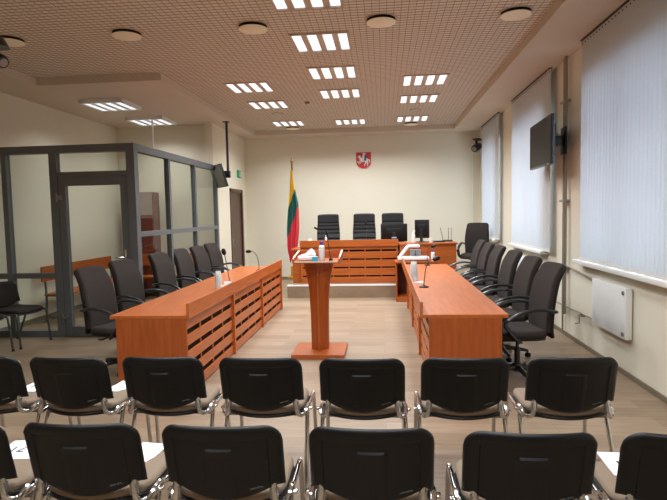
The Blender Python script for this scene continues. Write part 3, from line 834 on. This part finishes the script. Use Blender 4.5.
# document camera on the clerk's shelf
o = thing('document_camera', 'white document camera with angled arm on the clerk shelf', 'document camera', (.50, 10.12, .745))
MB().box(-.22, .27, -.15, .16, .0, .014, .004).build('foot', M['gloss'], o)
MB().box(-.23, .28, -.16, .17, .014, .06, .012).build('base', M['whitep'], o, True)
for y in (-.13, .13):
    MB().tube(smooth_path([(-.20, y, .05), (-.15, y, .11), (-.07, y, .205), (-.02, y, .225)], 5), .021, 10).build('arm', M['whitep'], o, True)
MB().box(-.05, .13, -.15, .15, .205, .24, .012).build('head', M['whitep'], o, True)
MB().tube([(.05, 0, .205), (.05, 0, .185)], .03, 14).build('lens', M['gloss'], o, True)
o.scale = (1.12, 1.0, 1.22); o.location.x += .02
o = thing('grey_box', 'grey box with dark foot standing behind the document camera', 'box', (.60, 10.345, .745))
MB().box(-.10, .10, -.045, .045, .03, .19, .006).build('body', M['grey'], o); MB().box(-.11, .11, -.05, .05, 0, .03, .004).build('foot', M['gloss'], o); MB().box(-.006, .006, -.047, -.045, .06, .17).build('groove', M['gloss'], o)

def monitor(label, loc, rz, w, h, back=False, lift=.10):
    o = thing('computer_monitor', label, 'monitor', loc, rz)
    MB().box(-w/2, w/2, -.018, .02, lift, lift+h, .008).build('casing', M['plastic'], o, True)
    MB().box(-w/2+.014, w/2-.014, -.0195, -.0175, lift+.02, lift+h-.014).build('screen', M['screen'], o)
    MB().box(-.03, .03, .02, .045, .02, lift+h*.5, .004).build('stand', M['gloss'], o)
    MB().lathe([(.12, 0), (.12, .01), (.04, .022)], 24).build('foot', M['gloss'], o, True)
    MB().box(-w*.28, w*.28, .018, .035, lift+h*.18, lift+h*.75, .008).build('back_cover', M['plastic'], o, True)
    return o
m = monitor('dark computer monitor seen from behind before the right judge chair', (.22, 11.16, PZ+.732), PI, .54, .36, lift=.06)
MB().box(-.05, .05, .045, .047, .125, .15, .001).build('logo', M['label'], m)
monitor('dark upright computer monitor on the clerk counter', (.76, 10.74, 1.05), math.radians(152), .30, .36, lift=.08)
o = thing('computer_keyboard', 'black keyboard lying on the clerk counter right of the monitor', 'keyboard', (1.03, 10.64, 1.05), .1)
MB().box(-.15, .15, -.06, .06, 0, .02, .004).build('case', M['gloss'], o)
k = MB()
for i in range(13):
    for j in range(4): k.box(-.14+i*.0216, -.122+i*.0216, -.05+j*.026, -.028+j*.026, .02, .027)
k.build('keys', M['plastic'], o)
o = bottle('white pump bottle left of the clerk monitor', (.585, 10.66, 1.05), .035, .20, M['whitep'], 'pump_bottle')
MB().tube([(0, 0, .19), (0, 0, .225), (.04, 0, .225)], .006, 8).build('pump', M['whitep'], o, True)
o = thing('white_cup', 'white cup on the clerk counter right of the monitor foot', 'cup', (.91, 10.52, 1.05))
MB().lathe([(.028, 0), (.036, .09), (.033, .09), (.026, .006)], 18, cap=False).lathe([(.027, 0), (.027, .006)], 18).build('body', M['whitep'], o, True)
MB().tube(smooth_path([(.033, 0, .07), (.055, 0, .06), (.053, 0, .03), (.03, 0, .02)], 4), .005, 8).build('handle', M['whitep'], o, True)
o = thing('network_router', 'black router with three thin aerials at the right end of the clerk counter', 'router', (1.26, 10.86, 1.05))
MB().box(-.10, .10, -.06, .06, 0, .03, .006).build('case', M['gloss'], o, True)
for x, l in ((-.08, -.05), (.03, .0), (.085, .0)): MB().tube([(x, .05, .02), (x+l*.3, .05, .12), (x+l, .05, .27)], .005, 6).build('aerial', M['gloss'], o, True)
bottle('small white bottle beside the microphone on the judges bench', (-1.155, 10.95, PZ+.732), .03, .22, M['whitep'], 'white_bottle')
o = thing('white_cloth', 'crumpled white tissue on the left end of the judges bench', 'tissue', (-1.50, 10.85, PZ+.732))
m = MB(); P = []; Q = []
for i in range(11):
    P.append([]); Q.append([])
    for j in range(9):
        u = -1+2*i/10; v = -1+2*j/8; e = max(0, 1-(u*u+v*v)*.6)
        P[-1].append((.10*u, .07*v, .01+.155*e*(.85+.2*math.sin(4*u+2*v)))); Q[-1].append((.10*u, .07*v, .0))
m.slab(P, Q).build('tissue', M['paper'], o, True)

# ------------------------------------------------------------------ flag
o = thing('flag', 'furled yellow, green and red flag hanging on a pole beside the judges bench', 'flag', (-1.94, 11.62, PZ))
MB().tube([(0, 0, .05), (0, 0, 2.46)], .014, 10).build('pole', M['bronze'], o, True)
MB().lathe([(.012, 2.44), (.03, 2.46), (.012, 2.475), (.035, 2.51), (.03, 2.55), (.008, 2.585), (.0005, 2.60)], 16).build('finial', M['gold'], o, True)
MB().box(-.13, .13, -.13, .13, 0, .05, .01).box(-.07, .07, -.07, .07, .05, .26, .008).build('stand', M['yellowwood'], o, True)
P = []; Q = []
NU, NV = 36, 40
for j in range(NV+1):
    t = j/NV; z = 2.33-1.88*t
    wl = -.035-.10*sstep(0, .75, t)+.05*sstep(.85, 1, t); wr = .02+.11*sstep(0.05, .45, t)-.06*sstep(.6, 1, t)
    row = []; r2 = []
    for i in range(NU+1):
        u = i/NU; x = wl+(wr-wl)*u
        zz = z - .22*sstep(.8, 1, t)*(.5-u)
        yy = -.035-.035*math.sin(u*5*PI+t*2.2)*(0.35+.65*sstep(0, .3, t)) - .02*math.sin(u*PI)
        row.append((x, yy, zz)); r2.append((x, yy+.006, zz))
    P.append(row); Q.append(r2)
MB().slab(P, Q).build('cloth', M['flag'], o, True)

# ------------------------------------------------------------------ office chairs (face +X)
def back_sheet(w_of, prof, z0, z1, thick, crown=.02, r=.05, dish=.02, nu=24, nv=24):
    """upright cushion in the YZ plane leaning along prof(z)->x; front faces +X"""
    P = []; Q = []
    for i in range(nu+1):
        u = -math.cos(PI*i/nu)
        P.append([]); Q.append([])
        for j in range(nv+1):
            v = .5-.5*math.cos(PI*j/nv)
            w0 = w_of(z0+(z1-z0)*v)
            yy = u*w0
            e = max(0, abs(yy)-(w0-r)); cut = r-math.sqrt(max(0, r*r-e*e))
            zt = z1-cut-crown*u*u*.4; zb = z0+cut*.8
            z = zb+(zt-zb)*v
            ed = min(1, min((1-abs(u))*w0/.025, min(v, 1-v)*(z1-z0)/.025)); rr = math.sqrt(max(0, 1-(1-ed)**2))
            x = prof(z)+dish*u*u
            P[-1].append((x+thick*.5*rr+.002, yy, z)); Q[-1].append((x-thick*.5*rr-.002, yy, z))
    return MB().slab(P, Q)
def seat_pad(w, d, z, thick, x0, nu=18, nv=18, rear_round=.0, drop=.03):
    P = []; Q = []
    for i in range(nu+1):
        u = -math.cos(PI*i/nu); P.append([]); Q.append([])
        for j in range(nv+1):
            v = -math.cos(PI*j/nv)
            # squircle plan
            x = v*d/2; yy = u*w/2*(1-.12*max(0, abs(v)-.4)**2/.36)
            x *= (1-.10*max(0, abs(u)-.3)**2/.49)
            ed = min(1, min(1-abs(u), 1-abs(v))*w/2/.035); rr = math.sqrt(max(0, 1-(1-ed)**2))
            zt = z-drop*max(0, v-.4)**2/.36+.010*(u*u)
            P[-1].append((x0+x, yy, zt-thick*.5+thick*.5*rr)); Q[-1].append((x0+x, yy, zt-thick*.5-thick*.5*rr))
    return MB().slab(P, Q)
def star_base(o, m=None, R=.29):
    m = m or M['gloss']
    b = MB(); b.lathe([(.04, .06), (.055, .07), (.05, .13), (.032, .15)], 18)
    for k in range(5):
        a = 2*PI*k/5+.3; c, s_ = math.cos(a), math.sin(a)
        b.tube([(c*.03, s_*.03, .105), (c*R*.6, s_*R*.6, .092), (c*R, s_*R, .075)], [.028, .022, .016], 8)
    sb = b.build('star_base', m, o, True)
    for k in range(5):
        a = 2*PI*k/5+.3; c, s_ = math.cos(a), math.sin(a)
        q = Matrix.Translation((c*R, s_*R, .028)) @ Matrix.Rotation(a+.9, 4, 'Z') @ Matrix.Rotation(PI/2, 4, 'X')
        MB().lathe([(.012, -.024), (.026, -.022), (.028, -.008), (.012, -.006), (.012, .006), (.028, .008), (.026, .022), (.012, .024)], 16, mx=q).tube([(c*R, s_*R, .03), (c*R, s_*R, .08)], .008, 8).build('caster', M['plastic'], sb, True)
    MB().tube([(0, 0, .12), (0, 0, .30)], .028, 14).tube([(0, 0, .28), (0, 0, .40)], .016, 12).build('gas_column', M['gloss'], o, True)

def make_office_chair(fab, wide=.22, top=1.13):
    o = thing('office_chair', '', 'chair')
    star_base(o)
    mech = MB(); mech.box(-.14, .12, -.09, .09, .375, .425, .02); mech.tube([(-.02, -.09, .40), (-.02, -.24, .395)], .008, 8); mech.tube([(.04, .09, .40), (.04, .22, .395)], .008, 8)
    mech.build('mechanism', M['plastic'], o, True)
    MB().box(-.05, .0, -.285, -.235, .387, .403, .005).build('lever', M['gloss'], o, True)
    seat_pad(.50, .48, .50, .085, .02).build('seat', fab, o, True)
    seat_pad(.485, .465, .43, .03, .015, drop=.0).build('seat_shell', M['plastic'], o, True)
    def prof(z):
        return -.235-.30*(z-.48)*.62-.035*math.sin((z-.5)/.63*PI*1.0)*-1 - .03*sstep(.95, 1.13, z)
    wf = lambda z: wide+.012*math.sin((z-.5)/.63*PI)-.012*sstep(.8, 1.12, z)
    back_sheet(wf, prof, .462, top, .06, r=.045, dish=.012).build('backrest', fab, o, True)
    back_sheet(lambda z: wf(z)+.006, lambda z: prof(z)-.024-.02*sstep(.5, .40, z), .415, top-.012, .035, r=.05, dish=.012, nu=14, nv=14).build('back_shell', M['plastic'], o, True)
    sp = smooth_path([(-.06, 0, .40), (-.20, 0, .395), (-.285, 0, .43), (-.29, 0, .55), (-.31, 0, .72)], 5)
    MB().tube(sp, .026, 10, sx=1.6).build('back_support', M['plastic'], o, True)
    for s in (-1, 1):
        y = s*.275
        pts = smooth_path([(-.275, s*.225, .68), (-.24, y*.98, .695), (-.10, y, .715), (.06, y, .69), (.19, y, .625), (.225, y, .585), (.20, y, .545), (.14, y, .47), (.07, s*.235, .41)], 5)
        MB().tube(pts, .0165, 10, sx=1.75).build('armrest', M['gloss'], o, True)
    return o
proto = make_office_chair(M['fabric'])
G = 'dark office chairs at the counsel tables'
CH = [(-2.865, 5.57, 12, 'office chair at the left table nearest the camera, fully in view beside the dock door'),
      (-2.935, 6.42, 14, 'second office chair from the camera behind the left table'),
      (-2.96, 7.60, 12, 'third office chair from the camera behind the left table, before the dock corner post'),
      (-2.985, 8.52, 10, 'fourth office chair from the camera behind the left table'),
      (-2.945, 9.25, 10, 'fifth office chair from the camera behind the left table'),
      (-2.97, 10.08, 12, 'farthest office chair at the left table, before the white wall end')]
for i, (x, y, a, l) in enumerate(CH): place(proto, i > 0, l, 'chair', (x, y, 0), math.radians(-a), G)
CH = [(1.30, 5.40, 8, 'office chair at the right table nearest the camera, its base and casters in view'),
      (1.31, 6.20, 6, 'second office chair from the camera behind the right table'),
      (1.335, 7.14, 5, 'third office chair from the camera behind the right table'),
      (1.355, 8.14, 4, 'fourth office chair from the camera behind the right table'),
      (1.355, 8.92, 3, 'fifth office chair from the camera behind the right table'),
      (1.365, 9.70, 3, 'farthest office chair at the right table, before the big chair on the platform')]
for i, (x, y, a, l) in enumerate(CH): place(proto, True, l, 'chair', (x, y, 0), math.radians(180+a), G)
big = make_office_chair(M['fabric2'], .235, 1.13)
place(big, False, 'wide dark fabric chair on the platform by the far window, facing the room', 'chair', (1.86, 11.35, PZ), math.radians(-112), None)

# judges' leather chairs (face -Y)
def make_judge_chair():
    o = thing('judge_chair', '', 'chair'); star_base(o, M['chrome'], .31)
    MB().box(-.14, .12, -.1, .1, .375, .43, .02).build('mechanism', M['plastic'], o, True)
    seat_pad(.52, .50, .55, .12, .02).build('seat', M['leather'], o, True)
    def prof(z):
        g = sum(math.exp(-((z-c)/.008)**2) for c in (.82, .93, 1.02, 1.10, 1.17))
        return -.24-.16*(z-.5)+.03*math.exp(-((z-.75)/.15)**2)-.014*g
    back_sheet(lambda z: .256-.016*sstep(.95, 1.3, z), prof, .50, 1.375, .09, r=.04, dish=.02, nu=20, nv=70).build('backrest', M['leather'], o, True)
    for s in (-1, 1):
        MB().tube(smooth_path([(-.22, s*.27, .60), (-.2, s*.285, .74), (0, s*.285, .76), (.16, s*.285, .74), (.16, s*.28, .62), (.1, s*.25, .48)], 5), .018, 10, sx=1.4).build('armrest', M['chrome'], o, True)
    return o
jc = make_judge_chair()
G = 'black leather judge chairs'
place(jc, False, 'black leather judge chair on the left, nearest the flag', 'chair', (-1.20, 11.75, PZ), math.radians(-90+4), G)
place(jc, True, 'black leather judge chair in the middle, below the coat of arms', 'chair', (-.42, 11.78, PZ), math.radians(-90), G)
place(jc, True, 'black leather judge chair on the right, behind the dark monitor', 'chair', (.20, 11.78, PZ), math.radians(-90-2), G)

# ------------------------------------------------------------------ visitor chairs (face +Y)
def make_visitor_chair(seat_m, pad_m, shell_m, frame_m, link=True):
    o = thing('visitor_chair', '', 'chair')
    W0 = .252; ZT = .825; R0 = .075
    def ymid(x, z): return -.235-.24*(z-.55)+.055*(x/W0)**2
    def zt(x):
        e = max(0, abs(x)-(W0-R0)); return ZT-(R0-math.sqrt(max(0, R0*R0-e*e)))-.006*(x/W0)**2
    def zb(x): return .538-.056*(1-min(1, (abs(x)/(W0*.84)))**2)
    nx, nz = 84, 48
    xs = [W0*math.sin(PI/2*(-1+2*i/nx))*.35+W0*(-1+2*i/nx)*.65 for i in range(nx+1)]
    P = []; Q = []
    for x in xs:
        P.append([]); Q.append([])
        b_, t_ = zb(x), zt(x)
        for j in range(nz+1):
            v = .5-.5*math.cos(PI*j/nz); v = v*.6+(j/nz)*.4
            z = b_+(t_-b_)*v
            ed = min(W0-abs(x), z-b_, t_-z); k = min(1, ed/.03); rr = math.sqrt(max(0, 1-(1-k)**2))
            y = ymid(x, z)-.004-.020*rr
            inn = sstep(.0, .006, min(.196-abs(x), .772-z))
            y += .007*inn                                # recessed field
            tp = sstep(0, .004, min(.060-abs(x), .728-z)); y -= (.004+.005*sstep(.69, .728, z))*tp
            if abs(x) < .046 and z < .72: y -= .0022*(.5+.5*math.cos(x/.0115*2*PI))*sstep(0, .01, .72-z)
            P[-1].append((x, ymid(x, z)-.003, z)); Q[-1].append((x, y, z))
    MB().slab(P, Q).build('back_shell', shell_m, o, True)
    P = []; Q = []
    xs = [W0*.96*math.sin(PI/2*(-1+2*i/24)) for i in range(25)]
    for x in xs:
        P.append([]); Q.append([])
        for j in range(17):
            v = .5-.5*math.cos(PI*j/16); b_, t_ = zb(x)+.01, zt(x)-.012; z = b_+(t_-b_)*v
            ed = min(W0*.96-abs(x), z-b_, t_-z); k = min(1, ed/.025); rr = math.sqrt(max(0, 1-(1-k)**2))
            P[-1].append((x, ymid(x, z)+.004+.03*rr, z)); Q[-1].append((x, ymid(x, z)-.002, z))
    MB().slab(P, Q).build('back_pad', pad_m, o, True)
    def seatgrid(z, th, k, dz):
        P = []; Q = []
        for i in range(21):
            u = -math.cos(PI*i/20); P.append([]); Q.append([])
            for j in range(21):
                v = -math.cos(PI*j/20)
                x = u*.236*k*(1-.10*max(0, abs(v)-.5)**2/.25)
                rear = -.150-.070*(1-u*u); front = .245-.03*u*u
                y = rear+(front-rear)*(v+1)/2; y = y*k
                ed = min(1, min(1-abs(u), 1-abs(v))*.23/.03); rr = math.sqrt(max(0, 1-(1-ed)**2))
                zc = z-.018*max(0, v-.3)**2+.008*u*u+ .012*max(0, -v-.5)**2*4
                P[-1].append((x, y, zc+th*.5*rr)); Q[-1].append((x, y, zc-th*.5*rr))
        return MB().slab(P, Q)
    seatgrid(.462, .05, 1, 0).build('seat', seat_m, o, True)
    seatgrid(.432, .03, 1.01, 0).build('seat_shell', shell_m, o, True)
    r = .0135
    for s in (-1, 1):
        # side rail: back upright, bend, run forward under the seat edge
        pts = smooth_path([(s*.205, -.222, .64), (s*.205, -.207, .575), (s*.207, -.212, .52), (s*.215, -.215, .468), (s*.235, -.185, .445), (s*.25, -.10, .442), (s*.252, .10, .440), (s*.25, .19, .438)], 4)
        MB().tube(pts, r, 10).build('side_rail', frame_m, o, True)
        a = MB().tube(smooth_path([(s*.25, .13, .441), (s*.251, .20, .436), (s*.255, .232, .40), (s*.262, .275, .0)], 4), r, 10).build('leg', frame_m, o, True)
        c = MB().tube([(s*.25, -.06, .437), (s*.254, -.085, .40), (s*.262, -.265, .0)], r, 10).build('leg', frame_m, o, True)
        for leg, (x, y) in ((a, (s*.262, .275)), (c, (s*.262, -.265))):
            MB().lathe([(.017, 0), (.017, .022), (.0135, .026)], 12, mx=Matrix.Translation((x, y, 0))).build('foot_cap', M['plastic'], leg, True)
        MB().box(s*.205-.017, s*.205+.017, -.222, -.198, .485, .535, .004).build('back_bracket', M['steel'], o, True)
        if link: MB().box(min(s*.25, s*.288), max(s*.25, s*.288), -.12, -.085, .452, .466, .003).tube(smooth_path([(s*.25, -.17, .447), (s*.258, -.13, .470), (s*.258, -.06, .470), (s*.252, -.01, .447)], 4), .0125, 8).build('linking_clip', frame_m, o, True)
    MB().tube([(-.25, .05, .415), (.25, .05, .415)], .010, 8).tube([(-.25, -.10, .415), (.25, -.10, .415)], .010, 8).build('cross_bar', M['steel'], o, True)
    return o
vc = make_visitor_chair(M['taupe'], M['taupe'], M['plastic'], M['chrome'])
# small white maker's lettering on the lower right of the shell
text('NOWY STYL', .0115, M['grey'], vc, (.135, -.2368, .540), (PI/2+.24, -.27, .0), 'lettering', .0003)
ROW1 = [(-2.515, 3.35, 1, 'front-row visitor chair cut by the left edge of the photo'),
        (-1.935, 3.34, -1, 'front-row visitor chair below the nearest left office chair'),
        (-1.355, 3.36, 1, 'front-row visitor chair before the near end of the left table'),
        (-.743, 3.35, 0, 'front-row visitor chair left of the lectern base'),
        (-.137, 3.34, 0, 'front-row visitor chair right of the lectern base'),
        (.458, 3.36, 0, 'front-row visitor chair before the near end of the right table'),
        (1.060, 3.38, 1, 'front-row visitor chair at the right end, nearest the radiator wall')]
ROW2 = [(-1.862, 2.32, 2, 'second-row visitor chair cut by the left edge of the photo'),
        (-1.278, 2.34, 1, 'second-row visitor chair between the two left papers, second from the left edge'),
        (-.676, 2.34, 1, 'second-row visitor chair below the front-row chair left of the lectern'),
        (-.062, 2.34, 0, 'second-row visitor chair below the lectern, in the middle of the photo'),
        (.549, 2.32, 0, 'second-row visitor chair below the right table, left of the gap with a paper'),
        (1.150, 2.32, -2, 'second-row visitor chair cut by the right edge of the photo')]
i = 0
for row, g in ((ROW1, 'visitor chairs in the front row'), (ROW2, 'visitor chairs in the second row')):
    for (x, y, a, l) in row:
        place(vc, i > 0, l, 'chair', (x, y, 0), math.radians(a), g); i += 1
gc = make_visitor_chair(M['fabric2'], M['fabric2'], M['plastic'], M['darksteel'], False)
place(gc, False, 'dark fabric visitor chair by the glass dock, its whole seat in view', 'chair', (-4.89, 6.74, 0), math.radians(-90-8), 'dark fabric chairs by the dock')
place(gc, True, 'dark fabric visitor chair by the glass dock, cut by the left edge of the photo', 'chair', (-4.98, 6.10, 0), math.radians(-90-4), 'dark fabric chairs by the dock')

# papers on the seats
SZ = .491
G = 'white papers on the visitor chair seats'
for (x, y, w, d, a, l, txt) in (
    (-1.85, 2.53, .21, .22, .10, 'white sheet with dark handwriting on the seat at the left end of the second row', '171'),
    (-1.20, 2.53, .15, .20, -.12, 'white sheet showing right of the second chair of the second row', None),
    (1.10, 2.50, .21, .24, -.05, 'white sheet on the seat at the right end of the second row', '171'),
    (-2.42, 3.52, .21, .22, -.05, 'white sheet on the front-row seat at the left edge of the photo', '171'),
    (-1.80, 3.54, .18, .22, -.08, 'white sheet on the front-row seat left of the near table end', None)):
    sheet(l, (x, y, SZ-.004), w, d, a, G, 'paper_sheet', txt)

# ------------------------------------------------------------------ camera and light
cam = bpy.data.cameras.new('camera'); co = bpy.data.objects.new('camera', cam); COL.objects.link(co)
F, YAW, PITCH, ROLL = 540.57, .0924348, .0684785, -.0215230
cam.sensor_fit = 'HORIZONTAL'; cam.sensor_width = 36.0; cam.lens = F*36.0/667
fwd = Vector((-math.sin(YAW)*math.cos(PITCH), math.cos(YAW)*math.cos(PITCH), -math.sin(PITCH)))
rt = Vector((math.cos(YAW), math.sin(YAW), 0)); dn = -rt.cross(fwd)
c, s = math.cos(ROLL), math.sin(ROLL)
r2 = c*rt-s*dn; d2 = s*rt+c*dn
mw = Matrix.Identity(4)
for i in range(3): mw[i][0] = r2[i]; mw[i][1] = -d2[i]; mw[i][2] = -fwd[i]
mw.translation = (0, 0, 1.66)
co.matrix_world = mw
cam.clip_start = .02; cam.clip_end = 200
scn.camera = co

wd = bpy.data.worlds.new('world'); scn.world = wd; wd.use_nodes = True
bg = wd.node_tree.nodes['Background']; bg.inputs['Color'].default_value = (.76, .87, 1.0, 1); bg.inputs['Strength'].default_value = 6.0

scn.view_settings.view_transform = 'Standard'; scn.view_settings.look = 'None'
scn.view_settings.exposure = 0.0; scn.view_settings.gamma = 1.0
scn.cycles.use_denoising = True
scn.cycles.max_bounces = 8; scn.cycles.diffuse_bounces = 5; scn.cycles.transparent_max_bounces = 128
scn.cycles.sample_clamp_indirect = 6
